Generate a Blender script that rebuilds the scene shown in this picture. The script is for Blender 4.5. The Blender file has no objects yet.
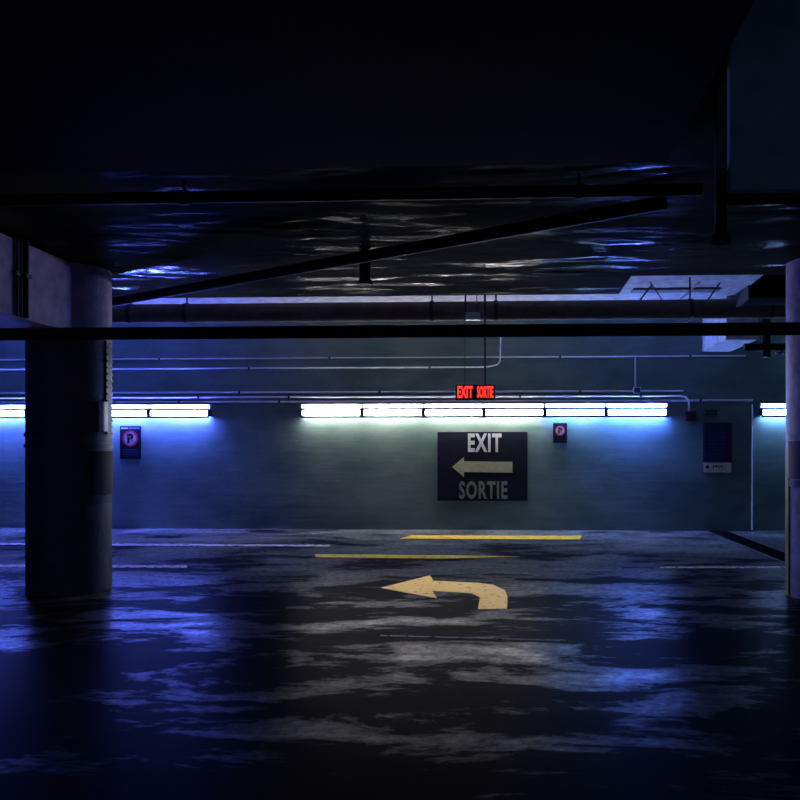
import bpy, bmesh, math, random
from mathutils import Vector, Matrix, noise
random.seed(4)
C = bpy.context.scene.collection
EYE = 1.6; F = 800.0; PX = 474.0; PY = 450.0
YAW = math.atan(38/800)
WY = 16.0

def at(px, py, Y):
    """world point on the plane of depth Y that the photo shows at px, py"""
    u = (px-PX)/F; v = (PY-py)/F
    dx = math.cos(YAW)*u - math.sin(YAW); dy = math.sin(YAW)*u + math.cos(YAW)
    k = Y/dy
    return Vector((dx*k, Y, EYE+v*k))

# ------------------------------------------------------------ materials
def nodes(name):
    m = bpy.data.materials.new(name); m.use_nodes = True
    nt = m.node_tree; return m, nt, nt.nodes['Principled BSDF']
def mat(name, col, rough=.6, metal=0, var=.25, scale=6, bump=0, bscale=30, spec=.5):
    m, nt, b = nodes(name)
    tc = nt.nodes.new('ShaderNodeTexCoord')
    n = nt.nodes.new('ShaderNodeTexNoise'); n.inputs['Scale'].default_value = scale; n.inputs['Detail'].default_value = 6
    nt.links.new(tc.outputs['Object'], n.inputs['Vector'])
    r = nt.nodes.new('ShaderNodeValToRGB')
    r.color_ramp.elements[0].position = .3; r.color_ramp.elements[1].position = .7
    r.color_ramp.elements[0].color = [c*(1-var) for c in col]+[1]
    r.color_ramp.elements[1].color = [min(1, c*(1+var)) for c in col]+[1]
    nt.links.new(n.outputs['Fac'], r.inputs['Fac']); nt.links.new(r.outputs['Color'], b.inputs['Base Color'])
    b.inputs['Roughness'].default_value = rough; b.inputs['Metallic'].default_value = metal
    b.inputs['Specular IOR Level'].default_value = spec
    if bump:
        n2 = nt.nodes.new('ShaderNodeTexNoise'); n2.inputs['Scale'].default_value = bscale; n2.inputs['Detail'].default_value = 5
        nt.links.new(tc.outputs['Object'], n2.inputs['Vector'])
        bp = nt.nodes.new('ShaderNodeBump'); bp.inputs['Strength'].default_value = bump; bp.inputs['Distance'].default_value = .02
        nt.links.new(n2.outputs['Fac'], bp.inputs['Height']); nt.links.new(bp.outputs['Normal'], b.inputs['Normal'])
    return m
def emit(name, col, s):
    m, nt, b = nodes(name)
    b.inputs['Base Color'].default_value = (.8, .8, .8, 1)
    b.inputs['Emission Color'].default_value = (*col, 1); b.inputs['Emission Strength'].default_value = s
    return m

def wall_mat():
    m, nt, b = nodes('painted_concrete_wall')
    tc = nt.nodes.new('ShaderNodeTexCoord')
    def noi(sc, vec, det=6, rough=.55):
        mp = nt.nodes.new('ShaderNodeMapping'); mp.inputs['Scale'].default_value = vec
        n = nt.nodes.new('ShaderNodeTexNoise'); n.inputs['Scale'].default_value = sc; n.inputs['Detail'].default_value = det; n.inputs['Roughness'].default_value = rough
        nt.links.new(tc.outputs['Object'], mp.inputs['Vector']); nt.links.new(mp.outputs['Vector'], n.inputs['Vector'])
        return n
    n1 = noi(.9, (1, 1, 1.6)); n2 = noi(7, (.25, 1, 1.6)); n3 = noi(3, (.35, 1, 3))
    r = nt.nodes.new('ShaderNodeValToRGB'); cr = r.color_ramp
    cr.elements[0].position = .3; cr.elements[0].color = (.085, .15, .125, 1)
    cr.elements[1].position = .68; cr.elements[1].color = (.185, .26, .22, 1)
    nt.links.new(n1.outputs['Fac'], r.inputs['Fac'])
    mx = nt.nodes.new('ShaderNodeMix'); mx.data_type = 'RGBA'; mx.blend_type = 'MULTIPLY'; mx.inputs[0].default_value = .4
    r2 = nt.nodes.new('ShaderNodeValToRGB'); r2.color_ramp.elements[0].position = .35; r2.color_ramp.elements[0].color = (.8, .8, .8, 1); r2.color_ramp.elements[1].position = .6
    nt.links.new(n2.outputs['Fac'], r2.inputs['Fac'])
    nt.links.new(r.outputs['Color'], mx.inputs[6]); nt.links.new(r2.outputs['Color'], mx.inputs[7])
    nt.links.new(mx.outputs[2], b.inputs['Base Color'])
    b.inputs['Roughness'].default_value = .6
    b.inputs['Specular IOR Level'].default_value = .3
    w = nt.nodes.new('ShaderNodeTexBrick')            # the wall's block courses show faintly
    w.inputs['Scale'].default_value = 1; w.inputs['Brick Width'].default_value = .4; w.inputs['Row Height'].default_value = .2
    w.inputs['Mortar Size'].default_value = .006; w.inputs['Color1'].default_value = (1, 1, 1, 1); w.inputs['Color2'].default_value = (1, 1, 1, 1); w.inputs['Mortar'].default_value = (0, 0, 0, 1)
    sp = nt.nodes.new('ShaderNodeSeparateXYZ'); cb = nt.nodes.new('ShaderNodeCombineXYZ')
    nt.links.new(tc.outputs['Object'], sp.inputs[0]); nt.links.new(sp.outputs[0], cb.inputs[0]); nt.links.new(sp.outputs[2], cb.inputs[1]); nt.links.new(cb.outputs[0], w.inputs['Vector'])
    b1 = nt.nodes.new('ShaderNodeBump'); b1.inputs['Strength'].default_value = .22; b1.inputs['Distance'].default_value = .02
    b2 = nt.nodes.new('ShaderNodeBump'); b2.inputs['Strength'].default_value = .22; b2.inputs['Distance'].default_value = .01
    nt.links.new(n3.outputs['Fac'], b1.inputs['Height']); nt.links.new(w.outputs['Color'], b2.inputs['Height'])
    nt.links.new(b1.outputs['Normal'], b2.inputs['Normal']); nt.links.new(b2.outputs['Normal'], b.inputs['Normal'])
    return m

def floor_mat():
    m, nt, b = nodes('damp_worn_asphalt')
    tc = nt.nodes.new('ShaderNodeTexCoord')
    def noi(sc, vec, det=8, rough=.6, loc=(0, 0, 0), dist=0):
        mp = nt.nodes.new('ShaderNodeMapping'); mp.inputs['Scale'].default_value = vec; mp.inputs['Location'].default_value = loc
        n = nt.nodes.new('ShaderNodeTexNoise'); n.inputs['Scale'].default_value = sc; n.inputs['Detail'].default_value = det; n.inputs['Roughness'].default_value = rough; n.inputs['Distortion'].default_value = dist
        nt.links.new(tc.outputs['Object'], mp.inputs['Vector']); nt.links.new(mp.outputs['Vector'], n.inputs['Vector'])
        return n
    def ramp(src, p0, c0, p1, c1):
        r = nt.nodes.new('ShaderNodeValToRGB'); e = r.color_ramp.elements
        e[0].position = p0; e[0].color = c0; e[1].position = p1; e[1].color = c1
        nt.links.new(src.outputs['Fac'], r.inputs['Fac']); return r
    big = noi(1.0, (.5, 1, 1), 10, .68, (3.3, 1.7, 0), .5)
    fine = noi(14, (1, 1, 1), 6, .7)
    grit = noi(90, (1, 1, 1), 3, .6)
    mid = noi(2.6, (.4, 1, 1), 10, .7, (1.3, 5.7, 0), .4)
    av = nt.nodes.new('ShaderNodeMix'); av.inputs[0].default_value = .42
    nt.links.new(big.outputs['Fac'], av.inputs[2]); nt.links.new(mid.outputs['Fac'], av.inputs[3])
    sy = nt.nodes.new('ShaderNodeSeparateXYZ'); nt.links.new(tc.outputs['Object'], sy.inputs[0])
    shade_bias = nt.nodes.new('ShaderNodeMapRange')          # stain bias painting in the light's falloff: darker foreground, brighter along the wall
    shade_bias.inputs['From Min'].default_value = 3.5; shade_bias.inputs['From Max'].default_value = 14.5
    shade_bias.inputs['To Min'].default_value = -.05; shade_bias.inputs['To Max'].default_value = .04
    nt.links.new(sy.outputs[1], shade_bias.inputs['Value'])
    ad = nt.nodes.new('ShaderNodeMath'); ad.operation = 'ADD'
    nt.links.new(av.outputs[0], ad.inputs[0]); nt.links.new(shade_bias.outputs['Result'], ad.inputs[1])
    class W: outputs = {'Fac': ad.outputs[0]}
    wear_shade = ramp(W, .475, (0, 0, 0, 1), .575, (1, 1, 1, 1))      # 0 = dark oily stain and foreground shade, 1 = bare worn slab
    colr = ramp(fine, .3, (.08, .088, .08, 1), .7, (.27, .28, .24, 1))
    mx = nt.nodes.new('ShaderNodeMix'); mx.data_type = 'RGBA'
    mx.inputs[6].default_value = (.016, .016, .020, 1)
    nt.links.new(wear_shade.outputs['Color'], mx.inputs[0]); nt.links.new(colr.outputs['Color'], mx.inputs[7])
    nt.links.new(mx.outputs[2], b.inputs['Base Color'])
    mr = nt.nodes.new('ShaderNodeMapRange'); mr.inputs['To Min'].default_value = .34; mr.inputs['To Max'].default_value = .18
    nt.links.new(wear_shade.outputs['Color'], mr.inputs['Value']); nt.links.new(mr.outputs['Result'], b.inputs['Roughness'])
    ms = nt.nodes.new('ShaderNodeMapRange'); ms.inputs['To Min'].default_value = .0008; ms.inputs['To Max'].default_value = .013
    nt.links.new(wear_shade.outputs['Color'], ms.inputs['Value']); nt.links.new(ms.outputs['Result'], b.inputs['Specular IOR Level'])
    b1 = nt.nodes.new('ShaderNodeBump'); b1.inputs['Strength'].default_value = .25; b1.inputs['Distance'].default_value = .006
    b2 = nt.nodes.new('ShaderNodeBump'); b2.inputs['Strength'].default_value = .4; b2.inputs['Distance'].default_value = .002
    nt.links.new(fine.outputs['Fac'], b1.inputs['Height']); nt.links.new(grit.outputs['Fac'], b2.inputs['Height'])
    nt.links.new(b1.outputs['Normal'], b2.inputs['Normal']); nt.links.new(b2.outputs['Normal'], b.inputs['Normal'])
    return m

def film_mat():
    m, nt, b = nodes('crinkled_black_plastic')
    tc = nt.nodes.new('ShaderNodeTexCoord')
    mp = nt.nodes.new('ShaderNodeMapping'); mp.inputs['Scale'].default_value = (.6, 1, 1)
    n = nt.nodes.new('ShaderNodeTexNoise'); n.inputs['Scale'].default_value = 9; n.inputs['Detail'].default_value = 5; n.inputs['Distortion'].default_value = 1.2
    nt.links.new(tc.outputs['Object'], mp.inputs['Vector']); nt.links.new(mp.outputs['Vector'], n.inputs['Vector'])
    bp = nt.nodes.new('ShaderNodeBump'); bp.inputs['Strength'].default_value = .25; bp.inputs['Distance'].default_value = .002
    nt.links.new(n.outputs['Fac'], bp.inputs['Height']); nt.links.new(bp.outputs['Normal'], b.inputs['Normal'])
    n2 = nt.nodes.new('ShaderNodeTexNoise'); n2.inputs['Scale'].default_value = .8; nt.links.new(tc.outputs['Object'], n2.inputs['Vector'])
    r = nt.nodes.new('ShaderNodeValToRGB'); r.color_ramp.elements[0].position = .35; r.color_ramp.elements[0].color = (.022, .028, .028, 1)
    r.color_ramp.elements[1].position = .65; r.color_ramp.elements[1].color = (.075, .078, .052, 1)
    nt.links.new(n2.outputs['Fac'], r.inputs['Fac']); nt.links.new(r.outputs['Color'], b.inputs['Base Color'])
    mp3 = nt.nodes.new('ShaderNodeMapping'); mp3.inputs['Scale'].default_value = (.55, 2.2, 1)
    n3 = nt.nodes.new('ShaderNodeTexNoise'); n3.inputs['Scale'].default_value = 1.3; n3.inputs['Detail'].default_value = 7; n3.inputs['Roughness'].default_value = .62; n3.inputs['Distortion'].default_value = .8
    nt.links.new(tc.outputs['Object'], mp3.inputs['Vector']); nt.links.new(mp3.outputs['Vector'], n3.inputs['Vector'])
    mr = nt.nodes.new('ShaderNodeMapRange'); mr.inputs['From Min'].default_value = .54; mr.inputs['From Max'].default_value = .63   # dusty film with bare shiny creases
    mr.inputs['To Min'].default_value = .55; mr.inputs['To Max'].default_value = .07
    nt.links.new(n3.outputs['Fac'], mr.inputs['Value']); nt.links.new(mr.outputs['Result'], b.inputs['Roughness'])
    ms = nt.nodes.new('ShaderNodeMapRange'); ms.inputs['From Min'].default_value = .54; ms.inputs['From Max'].default_value = .63
    ms.inputs['To Min'].default_value = .0003; ms.inputs['To Max'].default_value = .006
    nt.links.new(n3.outputs['Fac'], ms.inputs['Value']); nt.links.new(ms.outputs['Result'], b.inputs['Specular IOR Level'])
    return m

def worn_paint(name, col, worn, bead=0):
    m, nt, b = nodes(name)
    tc = nt.nodes.new('ShaderNodeTexCoord')
    n = nt.nodes.new('ShaderNodeTexNoise'); n.inputs['Scale'].default_value = 11; n.inputs['Detail'].default_value = 8; n.inputs['Roughness'].default_value = .7
    nt.links.new(tc.outputs['Object'], n.inputs['Vector'])
    r = nt.nodes.new('ShaderNodeValToRGB'); e = r.color_ramp.elements
    e[0].position = worn; e[0].color = (.07, .065, .04, 1); e[1].position = worn+.07; e[1].color = (*col, 1)
    nt.links.new(n.outputs['Fac'], r.inputs['Fac']); nt.links.new(r.outputs['Color'], b.inputs['Base Color'])
    b.inputs['Roughness'].default_value = .7-.4*bead; b.inputs['Specular IOR Level'].default_value = .05; b.inputs['Metallic'].default_value = bead
    return m

M = dict(
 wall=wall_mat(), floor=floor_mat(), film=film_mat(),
 slab=mat('white_painted_slab', (.55, .55, .55), .8, bump=.3),
 beam=mat('purple_lit_beam', (.46, .34, .50), .75, bump=.3),  # white beam with the purple light on it put into its colour
 dark=mat('black_painted_duct', (.008, .008, .010), .9, spec=.02),
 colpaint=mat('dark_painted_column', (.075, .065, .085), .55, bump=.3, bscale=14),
 collit=mat('lamplit_column', (.42, .40, .46), .6, bump=.3, bscale=14),  # lighter copy of the column colour, with the wall lamps' light put in
 pipeblk=mat('black_pipe', (.008, .007, .012), .6, spec=.2),
 pipebrn=mat('brown_pipe_lagging', (.16, .12, .10), .8, bump=.3),
 steel=mat('pale_galvanised_steel', (.78, .79, .80), .4, .15, var=.1),
 dsteel=mat('dull_dark_steel', (.05, .055, .07), .45, .5),
 rod=mat('dark_rod', (.02, .02, .03), .6),
 house=mat('white_enamel', (.75, .75, .77), .4, var=.05),
 black=mat('black_plastic', (.006, .006, .012), .5),
 navy=mat('black_sign_paint', (.006, .008, .020), .6, spec=.2),
 wtext=mat('white_sign_paint', (.55, .58, .58), .6, var=.06, scale=12),
 gtext=mat('faded_grey_sign_paint', (.20, .225, .195), .6, var=.08, scale=14),
 ytext=mat('faded_yellow_sign_paint', (.42, .44, .24), .6, var=.12, scale=12),
 red=mat('red_sign_print', (.65, .05, .06), .5),
 redbox=mat('dark_red_metal', (.05, .008, .012), .6),
 pale=mat('pale_sign_board', (.75, .60, .40), .6),
 bluetxt=mat('dim_blue_print', (.02, .035, .14), .6),
 boardblue=mat('dark_blue_print', (.008, .010, .045), .6),
 yellow=worn_paint('worn_yellow_road_paint', (.95, .62, .05), .36),
 ochre=worn_paint('worn_ochre_road_paint', (1.0, .63, .09), .36, .47),
 white=worn_paint('worn_pale_road_paint', (.70, .62, .55), .42),
 gutter=mat('dark_drain_strip', (.006, .006, .007), .8, bump=.6, spec=.0),
 guard=mat('yellow_edge_guard', (.34, .30, .05), .5),
 ltube=emit('blue_glowing_tube', (.09, .14, 1.0), 235),
 wtube=emit('white_glowing_tube', (1.0, .93, .93), 42),
 mtube=emit('pale_blue_glowing_tube', (.24, .42, 1.0), 75),
 rtube=emit('blue_white_glowing_tube', (.10, .20, 1.0), 200),
 led=emit('red_lit_letters', (1.0, .035, .012), 1.3),
)

# ------------------------------------------------------------ mesh helpers
def link(name, bm, m, parent=None, smooth=False, bev=0):
    me = bpy.data.meshes.new(name); bm.normal_update(); bm.to_mesh(me); bm.free()
    o = bpy.data.objects.new(name, me); C.objects.link(o); me.materials.append(m)
    if smooth:
        for p in me.polygons: p.use_smooth = True
        md = o.modifiers.new('n', 'EDGE_SPLIT'); md.split_angle = math.radians(40)
    if bev:
        b = o.modifiers.new('b', 'BEVEL'); b.width = bev; b.segments = 2; b.limit_method = 'ANGLE'
    if parent:
        o.parent = parent
        o.matrix_parent_inverse = Matrix.Translation(-parent.location) if parent.type == 'EMPTY' else parent.matrix_parent_inverse
        if parent.type != 'EMPTY': o.matrix_parent_inverse = Matrix.Identity(4)
    return o
def tag(o, label, cat, group=None, kind=None):
    o['label'] = label; o['category'] = cat
    if group: o['group'] = group
    if kind: o['kind'] = kind
    return o
def thing(name, loc, label, cat, group=None):
    o = bpy.data.objects.new(name, None); C.objects.link(o); o.location = loc; o.empty_display_size = .1
    return tag(o, label, cat, group)
def struct(o): o['kind'] = 'structure'; return o
def box(bm, x0, x1, y0, y1, z0, z1):
    v = [bm.verts.new(p) for p in ((x0,y0,z0),(x1,y0,z0),(x1,y1,z0),(x0,y1,z0),(x0,y0,z1),(x1,y0,z1),(x1,y1,z1),(x0,y1,z1))]
    for f in ((3,2,1,0),(4,5,6,7),(0,1,5,4),(1,2,6,5),(2,3,7,6),(3,0,4,7)): bm.faces.new([v[i] for i in f])
    return bm
def B(*a): return box(bmesh.new(), *a)
def tube(bm, pts, r, seg=14):
    pts = [Vector(p) for p in pts]; rings = []
    for i, p in enumerate(pts):
        d = (pts[min(i+1, len(pts)-1)]-pts[max(i-1, 0)]).normalized()
        a = Vector((0, 0, 1)) if abs(d.z) < .9 else Vector((1, 0, 0))
        u = d.cross(a).normalized(); w = d.cross(u).normalized()
        rings.append([bm.verts.new(p+r*(math.cos(t*2*math.pi/seg)*u+math.sin(t*2*math.pi/seg)*w)) for t in range(seg)])
    for a, b in zip(rings, rings[1:]):
        for k in range(seg): bm.faces.new((a[k], a[(k+1) % seg], b[(k+1) % seg], b[k]))
    bm.faces.new(rings[0][::-1]); bm.faces.new(rings[-1])
    bmesh.ops.recalc_face_normals(bm, faces=bm.faces)
    return bm
def T(pts, r, seg=14): return tube(bmesh.new(), pts, r, seg)
def bend(pts, r=.12, n=6):
    """round the corners of a polyline"""
    pts = [Vector(p) for p in pts]; out = [pts[0]]
    for a, b, c in zip(pts, pts[1:], pts[2:]):
        p = b+(a-b).normalized()*r; q = b+(c-b).normalized()*r
        for i in range(n+1):
            t = i/n; out.append(p*(1-t)**2+b*2*t*(1-t)+q*t*t)
    return out+[pts[-1]]
def prism(pts, y0, y1, bm=None):
    """outline in x, z extruded along y"""
    bm = bm or bmesh.new()
    a = [bm.verts.new((x, y0, z)) for x, z in pts]; b = [bm.verts.new((x, y1, z)) for x, z in pts]
    bm.faces.new(a); bm.faces.new(b[::-1]); n = len(pts)
    for i in range(n): bm.faces.new((a[i], b[i], b[(i+1) % n], a[(i+1) % n]))
    bmesh.ops.recalc_face_normals(bm, faces=bm.faces); return bm
def prism_x(pts, x0, x1):
    bm = bmesh.new()
    a = [bm.verts.new((x0, y, z)) for y, z in pts]; b = [bm.verts.new((x1, y, z)) for y, z in pts]
    bm.faces.new(a); bm.faces.new(b[::-1]); n = len(pts)
    for i in range(n): bm.faces.new((a[i], b[i], b[(i+1) % n], a[(i+1) % n]))
    bmesh.ops.recalc_face_normals(bm, faces=bm.faces); return bm
def slabxy(pts, z0, z1, bm=None):
    bm = bm or bmesh.new()
    a = [bm.verts.new((x, y, z0)) for x, y in pts]; b = [bm.verts.new((x, y, z1)) for x, y in pts]
    bm.faces.new(a); bm.faces.new(b[::-1]); n = len(pts)
    for i in range(n): bm.faces.new((a[i], b[i], b[(i+1) % n], a[(i+1) % n]))
    bmesh.ops.recalc_face_normals(bm, faces=bm.faces); return bm
def text(s, x0, x1, z0, z1, y, th, bold=.03, spacing=1.0):
    cu = bpy.data.curves.new('t', 'FONT'); cu.body = s; cu.size = 1; cu.offset = bold; cu.space_character = spacing; cu.resolution_u = 3
    ob = bpy.data.objects.new('t', cu); C.objects.link(ob)
    dg = bpy.context.evaluated_depsgraph_get(); dg.update()
    me = bpy.data.meshes.new_from_object(ob.evaluated_get(dg))
    bm = bmesh.new(); bm.from_mesh(me)
    bpy.data.objects.remove(ob); bpy.data.meshes.remove(me)
    xs = [v.co.x for v in bm.verts]; ys = [v.co.y for v in bm.verts]
    ax, bx, ay, by = min(xs), max(xs), min(ys), max(ys)
    for v in bm.verts:
        v.co = ((v.co.x-ax)/(bx-ax)*(x1-x0)+x0, y, (v.co.y-ay)/(by-ay)*(z1-z0)+z0)
    for f in bm.faces: f.smooth = False
    bmesh.ops.dissolve_limit(bm, angle_limit=.01, verts=bm.verts, edges=bm.edges)
    r = bmesh.ops.extrude_face_region(bm, geom=bm.faces[:])
    for g in r['geom']:
        if isinstance(g, bmesh.types.BMVert): g.co.y -= th
    bmesh.ops.recalc_face_normals(bm, faces=bm.faces)
    return bm

# ------------------------------------------------------------ the setting
JX = at(753, 480, WY).x                      # where the wall steps back
XL, XR, YN = -14.0, 11.0, -5.0
REC = .16
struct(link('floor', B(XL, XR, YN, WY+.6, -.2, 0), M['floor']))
wb = slabxy([(XL, WY), (JX, WY), (JX, WY+REC), (XR, WY+REC), (XR, WY+.6), (XL, WY+.6)], 0, 4.3)
struct(link('wall_back', wb, M['wall']))
struct(link('wall_left', B(XL-.2, XL, YN, WY+.6, 0, 4.3), M['colpaint']))
struct(link('wall_right', B(XR, XR+.2, YN, WY+.6, 0, 4.3), M['colpaint']))
struct(link('ceiling', B(XL-.2, XR+.2, YN, WY+.6, 4.3, 4.5), M['slab']))

# crinkled plastic covered insulation hung under the slab
dk = at(668, 163, 5.3)
tl = at(730, 30, 4.0); bl = at(730, 190, 4.0); ch = at(757, 3, 4.0)
CY = 8.95; R = .445
cl = at(69.5, 450, CY).x
cr = at(788, 450, CY).x+R
bx = at(68, 300, 8.5).x
EDGE = 10.85; EDGE2 = 9.75; JOGX = at(630, 279, EDGE2).x
def film():
    bm = bmesh.new()
    nx, ny = 430, 200; x0, x1, y0 = -7.6, 4.7, 3.2
    g = {}
    def gone(x, y):
        return (x > JOGX and y > EDGE2) or (x < dk.x+.03 and y < 5.31) or (x < bx+.03 and y < 5.31) or (x > tl.x-.03 and y < 4.3)
    for i in range(nx+1):
        x = x0+(x1-x0)*i/nx
        yend = EDGE if x < JOGX else EDGE2
        for j in range(ny+1):
            y = y0+(EDGE-y0)*j/ny
            w = noise.noise(Vector((x*.42+7, y*1.15+3, 0)))*.015
            q = Vector((x*1.3, y*3.2, 1.7)); q.x += noise.noise(q*.5)*1.5
            w += (1-abs(noise.noise(q)))**6*.014*max(0, noise.noise(Vector((x*.7, y*1.4, 9)))*3)
            w += noise.noise(Vector((x*5, y*9, 4)))*.0018
            sag = .010*math.sin(y*2.1+.25*x)                 # the sheet sags between its fixing lines
            e = max(0, min(1, (yend-y)/.25))
            g[i, j] = bm.verts.new((x, y, 3.70+(w+sag)*e))
    for i in range(nx):
        for j in range(ny):
            if gone(x0+(x1-x0)*(i+.5)/nx, y0+(EDGE-y0)*(j+.5)/ny): continue
            bm.faces.new((g[i, j], g[i, j+1], g[i+1, j+1], g[i+1, j]))
    bmesh.ops.delete(bm, geom=[v for v in bm.verts if not v.link_faces], context='VERTS')
    # sides close the blanket up to the slab
    ed = [e for e in bm.edges if len(e.link_faces) == 1]
    r = bmesh.ops.extrude_edge_only(bm, edges=ed)
    for v in r['geom']:
        if isinstance(v, bmesh.types.BMVert): v.co.z = 4.295
    return bm
o = link('insulation_blanket', film(), M['film'])
for p in o.data.polygons: p.use_smooth = True
tag(o, 'dark crinkled plastic-covered insulation blanket with shiny streaks under the ceiling', 'insulation')
o = link('insulation_blanket', B(-13.9, -7.65, 3.2, EDGE, 3.7, 4.295), M['film'])
tag(o, 'dark insulation section left of the crinkled blanket, beyond the left column', 'insulation')
o = link('insulation_blanket', B(4.75, 10.9, 3.2, EDGE2, 3.7, 4.295), M['film'])
tag(o, 'dark insulation section right of the crinkled blanket, beyond the right column', 'insulation')

# big black duct overhead and the panel-sided duct at its right
du = thing('air_duct', (0, 0, dk.z), 'huge black flat-bottomed duct filling the top of the view', 'duct')
link('casing', B(bx+.02, dk.x, -4.5, 5.3, dk.z, 4.29), M['dark'], du, bev=.015)
for y in (-3.2, -1.6, 0, 1.6):
    link('seam_strip', B(bx+.02, dk.x+.004, y, y+.05, dk.z-.004, 4.28), M['dark'], du)
rp = thing('duct_drop', (tl.x+1, 4.1, bl.z), 'tall grey-teal drop panel with a clipped corner at upper right', 'duct')
link('face_panel', prism([(tl.x, bl.z), (cr-.03, bl.z), (cr-.03, 4.0), (ch.x, 4.0), (tl.x, tl.z)], 4.0, 4.06, ), mat('grey_duct_skin', (.16, .26, .24), .6), rp, bev=.006)
link('body', prism([(tl.x+.01, bl.z+.01), (cr-.04, bl.z+.01), (cr-.04, 3.99), (ch.x+.01, 3.99), (tl.x+.01, tl.z)], 4.06, 4.28), M['dark'], rp)
p0 = at(721, 240, 4.9)
rv = thing('drop_pipe', (p0.x, 4.9, p0.z), 'dark vertical pipe hanging behind the clipped-corner panel', 'pipe')
link('pipe', T([(p0.x, 4.9, p0.z), (p0.x, 4.9, 3.75)], .035), M['pipeblk'], rv, True)
link('flange', T([(p0.x, 4.9, p0.z-.02), (p0.x, 4.9, p0.z+.03)], .055), M['pipeblk'], rv, True)

# columns
def column(cx, cy, r, label, m='colpaint'):
    t = thing('concrete_column', (cx, cy, 0), label, 'column')
    link('shaft', T([(cx, cy, 0), (cx, cy, 2.85)], r, 72), M[m], t, True)
    link('capital', T([(cx, cy, 2.85), (cx, cy, 3.66)], r-.001, 72), M['beam'], t, True)
    return t
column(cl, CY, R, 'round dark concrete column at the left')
column(cr, CY, R, 'round bluish concrete column cut by the right edge of the view', 'collit')
# beams over the columns, running away from the viewer
def beam(x0, x1, y0, y1, label):
    t = thing('concrete_beam', ((x0+x1)/2, y0, 2.9), label, 'beam')
    link('beam_body', B(x0, x1, y0, y1, 2.9, 3.66), M['beam'], t, bev=.015)
    return t
beam(bx-.9, bx, -4.5, 8.78, 'deep beam with purple light painted in, meeting the left column')
beam(cr, cr+.9, 3.2, 8.78, 'beam with purple light painted in, meeting the right column')
for px, r, l in ((26, .028, 'thicker dark vertical conduit on the left beam, nearer the column'), (17, .014, 'thin dark vertical conduit on the left beam, farther from the column')):
    u = (px-PX)/F; dx = math.cos(YAW)*u-math.sin(YAW); dy = math.sin(YAW)*u+math.cos(YAW)
    X = bx+r+.004; Y = X*dy/dx
    t = thing('conduit', (X, Y, 2.9), l, 'conduit')
    link('pipe', T([(X, Y, 2.905), (X, Y, 3.66)], r), M['rod'], t, True)
    link('clamp', B(bx+.001, X+r+.004, Y-r-.02, Y+r+.02, 3.3, 3.34), M['dsteel'], t)

# straps, board and little fittings on the left column
def ring(cx, cy, r, z0, z1, a0=0, a1=360, th=.014, n=64, bm=None):
    bm = bm or bmesh.new(); A = []
    full = abs(a1-a0) >= 359.9; m = n if full else n+1
    for i in range(m):
        a = math.radians(a0+(a1-a0)*i/n); c, s = math.cos(a), math.sin(a)
        A.append([bm.verts.new((cx+q*c, cy+q*s, z)) for q, z in ((r, z0), (r+th, z0), (r+th, z1), (r, z1))])
    for i in range(m if full else m-1):
        a, b = A[i], A[(i+1) % m]
        for k in range(4): bm.faces.new((a[k], a[(k+1) % 4], b[(k+1) % 4], b[k]))
    if not full: bm.faces.new(A[0]); bm.faces.new(A[-1][::-1])
    bmesh.ops.recalc_face_normals(bm, faces=bm.faces); return bm
z1 = at(100, 435, CY).z; z2 = at(100, 446, CY).z
for z, l in ((z1, 'upper steel strap around the left column'), (z2, 'lower steel strap around the left column, just above the board')):
    tag(link('steel_strap', ring(cl, CY, R+.001, z-.022, z+.022), M['dsteel']), l, 'strap')
za = at(100, 500, CY).z; zb = at(100, 451, CY).z
t = thing('notice_board', (cl+.3, CY-.35, za), 'dark curved notice board strapped to the right side of the left column', 'sign')
link('board', ring(cl, CY, R+.006, za+.07, zb, -32, 11, .02, 20), M['navy'], t)
link('lower_strip', ring(cl, CY, R+.006, za-.03, za+.05, -32, 11, .012, 20), M['dsteel'], t)
t = thing('cable_ladder', (cl+R, CY, 1.9), 'narrow ribbed steel cable guard on the right edge of the left column', 'cable guard')
gx = cl+R
link('rail', B(gx-.01, gx+.016, CY-.05, CY+.05, at(110, 437, CY).z, 2.84), M['dsteel'], t)
zz = at(110, 437, CY).z+.03
while zz < 2.8:
    link('rung', B(gx+.012, gx+.035, CY-.06, CY+.06, zz, zz+.022), M['dsteel'], t); zz += .075
t = thing('junction_box', (gx+.04, CY-.1, 1.9), 'small pale box on the right edge of the left column above the straps', 'electrical box')
b0 = at(110, 432, CY).z; b1 = at(110, 402, CY).z
link('body', B(gx-.02, gx+.045, CY-.16, CY-.062, b0, b1), M['house'], t, bev=.008)
link('cover', B(gx-.01, gx+.038, CY-.17, CY-.161, b0+.02, b1-.02), M['steel'], t)
# right column fittings
t = thing('edge_guard', (cr-R, CY, 0), 'thin yellow corner guard strip on the left side of the right column', 'guard')
link('strip', B(cr-R-.014, cr-R+.004, CY-.05, CY+.05, .01, at(786, 447, CY).z), M['guard'], t)
link('screw_row', T([(cr-R-.018, CY, .3), (cr-R-.013, CY, .3)], .01, 8), M['steel'], t)
za = at(797, 480, CY-.4).z; zb = at(797, 441, CY-.4).z
t = thing('notice_board', (cr, CY-.48, za), 'dark blue curved notice on the right column', 'sign')
link('board', ring(cr, CY, R+.004, za, zb, 186, 240, .012, 24), M['boardblue'], t)
link('lower_strip', ring(cr, CY, R+.004, za-.09, za-.01, 186, 240, .009, 24), M['dsteel'], t)
tag(link('cable_hook', T(bend([(cr-.32, CY-.355, at(796, 412, CY-.4).z), (cr-.32, CY-.37, at(796, 421, CY-.4).z), (cr-.25, CY-.42, at(796, 421, CY-.4).z)], .02), .012, 8), M['black']), 'small black hook on the right column above its blue notice', 'hook')

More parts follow.
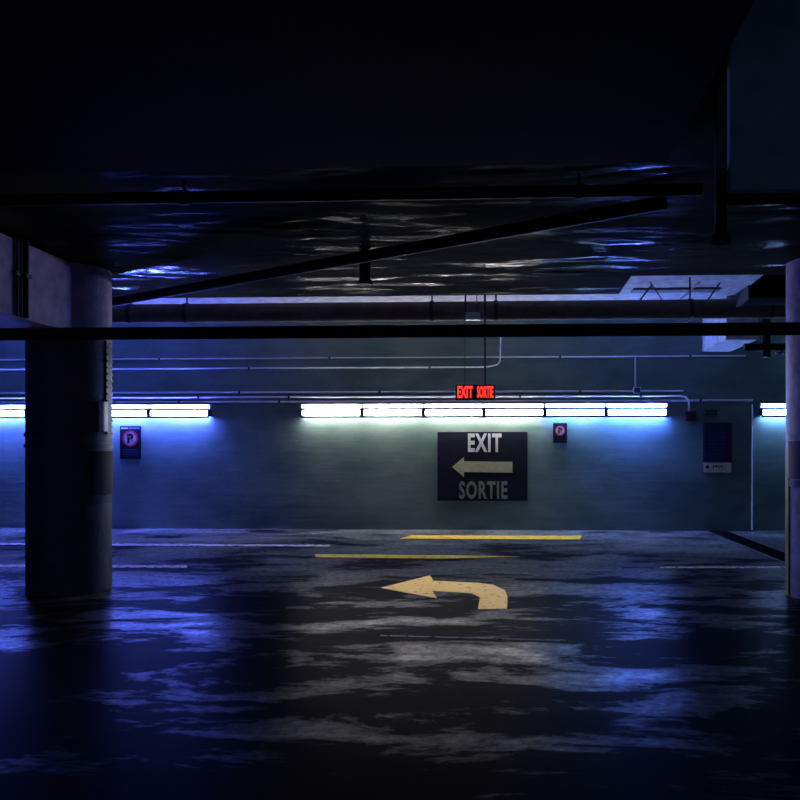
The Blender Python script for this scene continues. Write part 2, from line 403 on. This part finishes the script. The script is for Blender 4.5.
# pipes overhead
def hung_pipe(name, pts, r, m, label, hang_x=(), Y=None, top=4.29, cat='pipe'):
    c = (Vector(pts[0])+Vector(pts[-1]))/2
    t = thing(name, c, label, cat)
    link('pipe', T(pts, r, 24), m, t, True)
    for x in hang_x:
        z = pts[0][2]+(pts[-1][2]-pts[0][2])*(x-pts[0][0])/(pts[-1][0]-pts[0][0])
        h = link('hanger', T([(x, Y, z+r*.98), (x, Y, top)], .013, 8), M['rod'], t, True)
        bm = T([(x-.03, Y, z), (x+.03, Y, z)], r+.012, 24)
        link('clamp', bm, M['rod'], h, True)
    return t
pz = at(400, 331.5, 7.7).z
hung_pipe('sprinkler_main', [(-13.9, 7.7, pz), (10.9, 7.7, pz)], .062, M['pipeblk'], 'long black pipe crossing the whole view in front of both columns', [-8, 4.2], 7.7, 3.66)
by = 12.6; bz = at(400, 311.5, by).z
hung_pipe('lagged_pipe', [(-13.9, by, bz), (10.9, by, bz)], .15, M['pipebrn'], 'thick brown lagged pipe running behind the columns above the black pipe', [at(p, 311, by).x for p in (131, 187, 432, 496, 690, 770)], by)
a = at(100, 301, 10.2); b = at(665, 206, 6.2); a.z = b.z = 3.50
hung_pipe('slanting_pipe', [a, b], .055, M['pipeblk'], 'dark pipe slanting across beneath the crinkled insulation', [])
q = a.lerp(b, .44)
q.x = at(367, 300, q.y).x
t = thing('pipe_drop', (q.x, q.y, 3.35), 'short stubby dark pipe drop hanging at the slanting pipe', 'pipe')
link('pipe', T([(q.x, q.y-.12, 3.36), (q.x, q.y-.12, 3.69)], .06, 18), M['pipeblk'], t, True)
link('cap', T([(q.x, q.y-.12, 3.33), (q.x, q.y-.12, 3.37)], .075, 18), M['pipeblk'], t, True)
yy = 6.0
hung_pipe('sprinkler_branch', [(-7, yy, 3.53), (1.4, yy, 3.53)], .045, M['pipeblk'], 'dark horizontal pipe just beyond the big black duct', [-5.5, -2.5, .5], yy, 3.66)

# lower soffit box and clutter at upper right
s0 = at(702, 352, WY); s1 = at(728, 352, WY)
t = thing('soffit_box', (s0.x, 15, s0.z), 'pale painted boxed soffit against the back wall at upper right', 'soffit')
link('box_body', B(s0.x, s1.x+.05, 14.2, WY-.002, s0.z, 4.29), M['slab'], t, bev=.01)
link('edge_bead', B(s0.x-.012, s1.x+.062, 14.18, 14.2, s0.z-.01, s0.z+.05), M['slab'], t)
d0 = at(632, 292, 13.6); d1 = at(718, 286, 13.6)
t = thing('cable_tray', (d0.x, 13.6, d0.z), 'grey-green cable tray above the brown pipe right of centre', 'cable tray')
link('tray', B(d0.x, d1.x, 13.45, 13.7, d0.z, d1.z), mat('grey_green_tray', (.16, .19, .17), .6), t)
for x in (d0.x+.3, (d0.x+d1.x)/2, d1.x-.3):
    link('hanger', T([(x, 13.57, d1.z-.005), (x, 13.57, 4.295)], .012, 8), M['rod'], t, True)
e0 = at(742, 303, 12.0); e1 = at(790, 280, 12.0)
t = thing('slanted_duct', (e0.x, 12, e0.z), 'black duct with a slanting top beside the right column', 'duct')
link('casing', prism([(e0.x, e0.z), (e1.x+1.2, e0.z), (e1.x+1.2, 4.29), (e0.x+.45, 4.29), (e0.x, e0.z+.16)], 11.6, 12.2), M['dark'], t)
link('flange', B(e0.x-.03, e0.x+.01, 11.58, 12.22, e0.z-.02, e0.z+.18), M['rod'], t)
# braces and rods
def brace(p, q, Y, r, lab, m='dsteel', Y2=None):
    A = at(*p, Y); Bq = at(*q, Y2 or Y)
    for v in (A, Bq):
        if v.z > 4.1: v.z = 4.3
    t = link('brace_rod', T([A, Bq], r, 8), M[m], None, True); tag(t, lab, 'rod'); return t
brace((652, 281), (637, 304), 13.2, .014, 'slanting brace rod under the cable tray, left one')
brace((675, 304), (700, 279), 13.0, .012, 'slanting blue-lit brace rod under the cable tray, right one', 'steel')
brace((665, 304), (650, 285), 12.95, .009, 'thin brace rod crossing behind the leftmost brace', 'dsteel')
brace((705, 304), (720, 290), 13.1, .012, 'short brace rod beside the pale soffit')
brace((680, 325), (693, 317), 12.35, .016, 'short bright stub strut at the brown pipe right of centre', 'steel')
f = at(766, 350, 13.2)
t = thing('valve_assembly', f, 'dark valve and pipe cluster beneath the brown pipe beside the right column', 'valve')
link('pipe', T(bend([(f.x-.35, f.y, f.z+.05), (f.x+.6, f.y, f.z+.05)], .05), .06, 16), M['pipeblk'], t, True)
link('body', T([(f.x, f.y, f.z-.12), (f.x, f.y, 4.3)], .07, 16), M['pipeblk'], t, True)
link('handwheel', ring(f.x+.25, f.y, .08, f.z-.06, f.z-.035, 0, 360, .02, 20), M['rod'], t)
link('stem', T([(f.x+.25, f.y, f.z-.08), (f.x+.25, f.y, f.z+.02)], .02, 8), M['rod'], t, True)
for k in range(4):
    an = math.radians(45*k); link('spoke', T([(f.x+.25-.085*math.cos(an), f.y-.085*math.sin(an), f.z-.047), (f.x+.25+.085*math.cos(an), f.y+.085*math.sin(an), f.z-.047)], .008, 6), M['rod'], t)

# small bracket lamp on the brown pipe
g = at(473, 317, 12.3)
t = thing('junction_box', (g.x, 12.3, g.z), 'small pale box hung on two rods before the brown pipe', 'electrical box')
link('body', B(g.x-.11, g.x+.11, 12.24, 12.36, g.z-.05, g.z+.06), M['steel'], t, bev=.01)
link('lens', T([(g.x-.05, 12.2, g.z-.01), (g.x-.05, 12.245, g.z-.01)], .035, 14), M['house'], t, True)
link('lens', T([(g.x+.05, 12.2, g.z-.01), (g.x+.05, 12.245, g.z-.01)], .035, 14), M['house'], t, True)
for s in (-.11, .06): link('rod', T([(g.x+s, 12.3, g.z+.05), (g.x+s, 12.3, 4.295)], .009, 6), M['rod'], t, True)

# ------------------------------------------------------------ conduits on the back wall
def wx(px): return at(px, 450, WY).x
def wz(px, py): return at(px, py, WY).z
def conduit(pts, r, off, label, m='steel', clips=()):
    P = [Vector((wx(x), WY-off, wz(560, y))) for x, y in pts]
    t = thing('conduit', P[0], label, 'conduit')
    link('pipe', T(bend(P, .1) if len(P) > 2 else P, r, 12), M[m], t, True)
    for px in clips:
        q = Vector((wx(px), 0, wz(560, pts[0][1])))
        link('clip', B(q.x-.02, q.x+.02, WY-off-r-.004, WY-.001, q.z-r-.012, q.z+r+.012), M['dsteel'], t)
    return t
XE = 752
conduit([(-180, 357), (745, 357)], .014, .03, 'topmost thin bright conduit along the back wall', clips=(160, 330, 560, 690))
conduit([(-180, 367), (487, 367), (500, 364), (501, 330)], .014, .062, 'second bright conduit from the top, curving upward right of the lit exit sign', clips=(60, 250, 430))
conduit([(-180, 391.5), (683, 391.5)], .018, .035, 'bright conduit of the lower bundle, topmost of it', clips=(40, 240, 380, 580))
conduit([(-180, 396.5), (681, 396.5), (688, 399), (688, 412)], .018, .078, 'bright conduit bending down to the dark red box', clips=(200, 290, 520, 640))
conduit([(-180, 401), (752, 401)], .02, .035, 'lowest bright conduit of the bundle just above the tube lamps', clips=(180, 280, 700))
conduit([(635, 358.3), (635, 388)], .014, .03, 'short vertical conduit dropping to the small blue-lit box')
jb = at(636.5, 390.5, WY)
t = thing('junction_box', (jb.x, WY-.05, jb.z), 'small square box on the wall below the short vertical conduit', 'electrical box')
link('body', B(jb.x-.07, jb.x+.07, WY-.09, WY, jb.z-.06, jb.z+.06), M['steel'], t, bev=.006)
link('cover', B(jb.x-.06, jb.x+.06, WY-.095, WY-.09, jb.z-.05, jb.z+.05), M['dsteel'], t)
jb = at(690, 416, WY)
t = thing('alarm_horn', (jb.x, WY-.05, jb.z), 'dark red alarm box at the end of the bent conduit', 'alarm')
link('body', B(jb.x-.1, jb.x+.1, WY-.1, WY, jb.z-.09, jb.z+.09), M['redbox'], t, bev=.01)
link('grille', T([(jb.x, WY-.115, jb.z), (jb.x, WY-.1, jb.z)], .06, 18), M['black'], t, True)
jb = at(711, 412.5, WY)
t = thing('emergency_lamp', (jb.x, WY-.05, jb.z), 'small unlit black lamp above the dark blue board', 'lamp')
link('body', B(jb.x-.11, jb.x+.11, WY-.09, WY, jb.z-.05, jb.z+.05), M['black'], t, bev=.02)
link('lens', B(jb.x-.08, jb.x+.08, WY-.098, WY-.088, jb.z-.03, jb.z+.03), M['dsteel'], t)
c0 = at(753, 402, WY)
t = thing('conduit', (c0.x, WY-.03, 0), 'vertical conduit down the wall corner at right', 'conduit')
link('pipe', T([(c0.x-.022, WY-.02, .02), (c0.x-.022, WY-.02, c0.z-.05)], .014), M['steel'], t, True)
link('foot', B(c0.x-.05, c0.x+.004, WY-.05, WY, 0, .03), M['dsteel'], t)

# ------------------------------------------------------------ tube lamps
zc = at(560, 412.6, WY).z
def lamp(px0, px1, m, label, y=WY, group='tube lamps along the back wall'):
    x0, x1 = at(px0, 412, y).x+.012, at(px1, 412, y).x-.012
    c = (x0+x1)/2
    t = thing('tube_lamp', (c, y-.06, zc), label, 'lamp', group)
    # narrow white channel above, bare tube standing off the wall below it
    link('housing', prism_x([(y-.002, zc+.075), (y-.05, zc+.085), (y-.10, zc+.175), (y-.002, zc+.175)], x0, x1), M['house'], t)
    link('glowing_tube', T([(x0+.03, y-.085, zc), (x1-.03, y-.085, zc)], .05, 20), m, t, True)
    for s in (x0, x1-.028):
        link('socket', B(s, s+.028, y-.15, y-.002, zc-.065, zc+.08), M['black'], t, bev=.004)
    for z in (zc+.076, zc-.086):
        link('guard_rail', B(x0-.01, x1+.01, y-.165, y-.150, z-.018, z+.018), M['bluetxt'], t)
    return t
row = [302, 363, 424, 484, 544.5, 605.5, 667]
names = ['leftmost', 'second from left', 'third from left', 'fourth from left', 'fifth from left', 'rightmost']
mats = ['wtube', 'wtube', 'wtube', 'wtube', 'mtube', 'rtube']
for i in range(6):
    lamp(row[i], row[i+1], M[mats[i]], 'glowing tube lamp, %s in the central row of six' % names[i], group='central row of tube lamps')
lr = [-153, -92, -31, 30, 90.5, 151.5, 212]
for i in range(6):
    l = ['glowing blue-white tube lamp outside left', 'glowing tube lamp outside the left edge', 'glowing blue-white tube lamp left of the left column at the photo edge',
         'glowing blue-white tube lamp hidden mostly behind the left column', 'glowing tube lamp just right of the left column', 'glowing tube lamp at the right end of the left blue row'][i]
    if i >= 2: lamp(lr[i], lr[i+1], M['ltube'], l, group='left row of tube lamps')
rr = at(758, 412, WY+REC).x
for i, l in ((0, 'glowing tube lamp in the wall recess beside the right column'),):
    lamp(759, 820, M['mtube'], l, y=WY+REC, group='tube lamps in the right recess')

# ------------------------------------------------------------ hanging lit exit sign
s = at(475.5, 392.5, 12.0); hw, hh = .30, .115
t = thing('lit_exit_sign', (s.x, 12, s.z), 'small hanging black exit sign with red glowing letters', 'sign')
link('case', B(s.x-hw, s.x+hw, 11.96, 12.04, s.z-hh, s.z+hh), M['black'], t, bev=.008)
link('letters', text('EXIT', s.x-hw+.03, s.x-.035, s.z-hh+.03, s.z+hh-.02, 11.959, .006, .03), M['led'], t)['label'] = 'red glowing letters reading EXIT'
link('letters', text('SORTIE', s.x+.025, s.x+hw-.03, s.z-hh+.03, s.z+hh-.02, 11.959, .006, .03), M['led'], t)['label'] = 'red glowing letters reading SORTIE'
link('rod', T([(at(485, 390, 12).x, 12, s.z+hh-.003), (at(485, 390, 12).x, 12, 4.295)], .016, 8), M['rod'], t, True)
link('rod', T([(at(465, 390, 12).x, 12, s.z+hh-.003), (at(465, 390, 12).x, 12, 4.295)], .006, 8), M['rod'], t, True)

# ------------------------------------------------------------ signs on the wall
def rect(px0, py0, px1, py1, y=WY):
    a = at(px0, py0, y); b = at(px1, py1, y); return min(a.x, b.x), max(a.x, b.x), b.z, a.z
x0, x1, z0, z1 = rect(437.5, 432, 527.5, 501)
t = thing('painted_exit_sign', ((x0+x1)/2, WY, z0), 'large black wall panel reading EXIT and SORTIE with a left arrow', 'sign')
link('panel', B(x0, x1, WY-.012, WY, z0, z1), M['navy'], t)
a = rect(468, 433.5, 501.5, 452); link('letters', text('EXIT', *a, WY-.013, .002, .035, 1.15), M['wtext'], t)['label'] = 'white letters reading EXIT'
a = rect(459, 481, 507.5, 499); link('letters', text('SORTIE', *a, WY-.013, .002, .03, 1.15), M['gtext'], t)['label'] = 'faded grey letters reading SORTIE'
pts = [(452, 467), (464, 457), (464, 461.3), (512.5, 461.8), (512.5, 472.6), (464, 472), (464, 477)]
link('arrow', prism([(wx(x), at(x, y, WY).z) for x, y in pts], WY-.017, WY-.013), M['ytext'], t)['label'] = 'faded yellow arrow pointing left'

def disc(cx, cz, r0, r1, y0, y1, n=36):
    bm = bmesh.new(); A = []
    for i in range(n):
        a = 2*math.pi*i/n
        A.append([bm.verts.new((cx+q*math.cos(a), y, cz+q*math.sin(a))) for q, y in ((r0, y0), (r1, y0), (r1, y1), (r0, y1))])
    for i in range(n):
        a, b = A[i], A[(i+1) % n]
        for k in range(4): bm.faces.new((a[k], a[(k+1) % 4], b[(k+1) % 4], b[k]))
    bmesh.ops.recalc_face_normals(bm, faces=bm.faces); return bm
def nopark(px0, py0, px1, py1, label, header, low):
    x0, x1, z0, z1 = rect(px0, py0, px1, py1); w = x1-x0; c = (x0+x1)/2; y = WY-.05
    t = thing('no_parking_sign', (c, WY, z0), label, 'sign')
    link('plate', B(x0, x1, y, y+.02, z0, z1), M['navy'], t, bev=.004)
    link('bracket', B(c-.03, c+.03, y+.02, WY, z0+.05, z1-.05), M['dsteel'], t)
    r = w*.36; cz = z1-(w*.58 if header else w*.55)
    link('white_disc', T([(c, y-.002, cz), (c, y, cz)], r, 36), M['wtext'], t)
    link('letter_p', text('P', c-r*.4, c+r*.42, cz-r*.62, cz+r*.62, y-.0025, .003, .05), M['navy'], t)
    link('red_ring', disc(c, cz, r*.78, r*1.02, y-.006, y-.002), M['red'], t)
    d = r*.74; k = .07*r/ .15
    link('red_slash', prism([(c-d*.76, cz+d*.64), (c-d*.64, cz+d*.76), (c+d*.76, cz-d*.64), (c+d*.64, cz-d*.76)], y-.009, y-.006), M['red'], t)
    if header:
        link('header_bar', B(x0+.03, c-.05, y-.003, y, z1-.06, z1-.035), M['wtext'], t)
        link('header_bar', B(c-.03, x1-.03, y-.003, y, z1-.06, z1-.035), M['gtext'], t)
        for i in range(3): link('print_line', B(x0+.07, x1-.07, y-.003, y, z0+.08+.05*i, z0+.10+.05*i), M['bluetxt'], t)
    if low:
        link('shade_strip', B(x0+.01, x1-.01, y+.01, y+.018, z0-low, z0-.01), mat('teal_shade', (.10, .22, .26), .5), t)  # strip standing in for the shadow below the sign
nopark(121, 426, 142, 459, 'dark no-parking sign with a red ringed P, beside the left column', True, .14)
nopark(553, 423, 567, 443, 'small dark no-parking sign with a red ringed P, right of the EXIT panel', False, .12)

x0, x1, z0, z1 = rect(702.5, 422.5, 731.5, 473)
t = thing('regulations_board', ((x0+x1)/2, WY, z0), 'tall dark blue notice board with a pale bottom strip, right side of the wall', 'sign')
link('backing', B(x0, x1, WY-.03, WY, z0, z1), M['dsteel'], t, bev=.004)
link('dark_panel', B(x0+.035, x1-.035, WY-.036, WY-.03, z0+.22, z1-.02), M['boardblue'], t)
link('pale_strip', B(x0+.01, x1-.01, WY-.036, WY-.03, z0+.01, z0+.205), M['pale'], t)
for i in range(8):
    z = z1-.22-.07*i; k = random.uniform(.03, .13)
    link('print_line', B(x0+.07, x1-.06-k, WY-.038, WY-.036, z, z+.022), M['bluetxt'], t)
link('dark_dot', T([(x0+.09, WY-.038, z0+.12), (x0+.09, WY-.036, z0+.12)], .035, 16), M['black'], t)
for i, (dx, w) in enumerate(((.19, .03), (.235, .05), (.30, .025), (.345, .03))):
    link('dark_mark', B(x0+dx, x0+dx+w, WY-.038, WY-.036, z0+.10+.012*(i % 2), z0+.145+.01*(i % 2)), M['black'], t)

# ------------------------------------------------------------ floor markings
def gp(px, py):
    v = (PY-py)/F; u = (px-PX)/F
    k = -EYE/v
    return ((math.cos(YAW)*u-math.sin(YAW))*k, (math.sin(YAW)*u+math.cos(YAW))*k)
def paint(name, pts, m, label, z=.004, cat='road marking', group=None):
    o = link(name, slabxy([gp(*p) for p in pts], .0, z), m); return tag(o, label, cat, group)
ar = [(381, 588), (430, 575.5), (433.5, 581), (478, 583), (493, 585), (505, 590.5), (507.5, 597), (507, 609), (478, 609.5), (480, 597.5), (472, 593.5), (432, 591), (437, 598.5)]
paint('painted_turn_arrow', ar, M['ochre'], 'worn yellow left-turn arrow painted on the floor')
paint('painted_line', [(412, 535.4), (582, 535.8), (580, 539.6), (400, 538.6)], M['yellow'], 'bright yellow painted line nearest the back wall')
paint('painted_line', [(315, 554.3), (440, 555.3), (520, 556.8), (440, 558.8), (316, 557.4)], M['yellow'], 'tapering yellow painted line between the wall line and the turn arrow')
paint('painted_line', [(-60, 542.8), (330, 545.0), (330, 546.6), (-60, 544.6)], M['white'], 'thin pale painted line right and left of the left column, farther one')
paint('painted_line', [(-60, 564.6), (187, 565.6), (187, 567.8), (-60, 567.0)], M['white'], 'thin pale painted line ending beside the left column, nearer one')
paint('painted_line', [(660, 567.0), (786, 566.5), (786, 568.0), (660, 568.0)], M['white'], 'short thin pale painted line near the right column', z=.003)
# gutter at right, running towards the viewer
x0 = at(708, 531, WY).x; x1 = x0+.36
t = thing('drain_channel', ((x0+x1)/2, 12, 0), 'dark drain channel running from the back wall at right', 'drain')
link('channel', B(x0, x1, 1, WY-.01, 0, .006), M['gutter'], t)
link('rim', B(x0-.02, x0, 1, WY-.01, 0, .007), M['rod'], t)
link('rim', B(x1, x1+.02, 1, WY-.01, 0, .007), M['rod'], t)
# slab joint in the foreground
j0 = gp(380, 636); j1 = gp(565, 641)
tag(link('joint_filler', slabxy([(j0[0], j0[1]), (j1[0], j1[1]), (j1[0], j1[1]+.035), (j0[0], j0[1]+.035)], 0, .002), M['white']), 'thin pale filled joint in the floor in front of the turn arrow', 'joint')

# ------------------------------------------------------------ world + camera
w = bpy.data.worlds.new('dim_blue_fill'); w.use_nodes = True
w.node_tree.nodes['Background'].inputs[0].default_value = (.30, .38, 1.0, 1)
w.node_tree.nodes['Background'].inputs[1].default_value = .14  # ambient fill added to lift the blacks, no visible source
bpy.context.scene.world = w
cam = bpy.data.cameras.new('camera'); co = bpy.data.objects.new('camera', cam); C.objects.link(co)
co.location = (0, 0, EYE); co.rotation_euler = (math.pi/2, 0, YAW)
cam.sensor_width = 36; cam.lens = 36; cam.shift_x = -74/800; cam.shift_y = 50/800
bpy.context.scene.camera = co
vs = bpy.context.scene.view_settings
bpy.context.scene.display_settings.display_device = 'sRGB'
vs.view_transform = 'Standard'; vs.look = 'None'; vs.gamma = 1; vs.use_curve_mapping = False; vs.exposure = .4
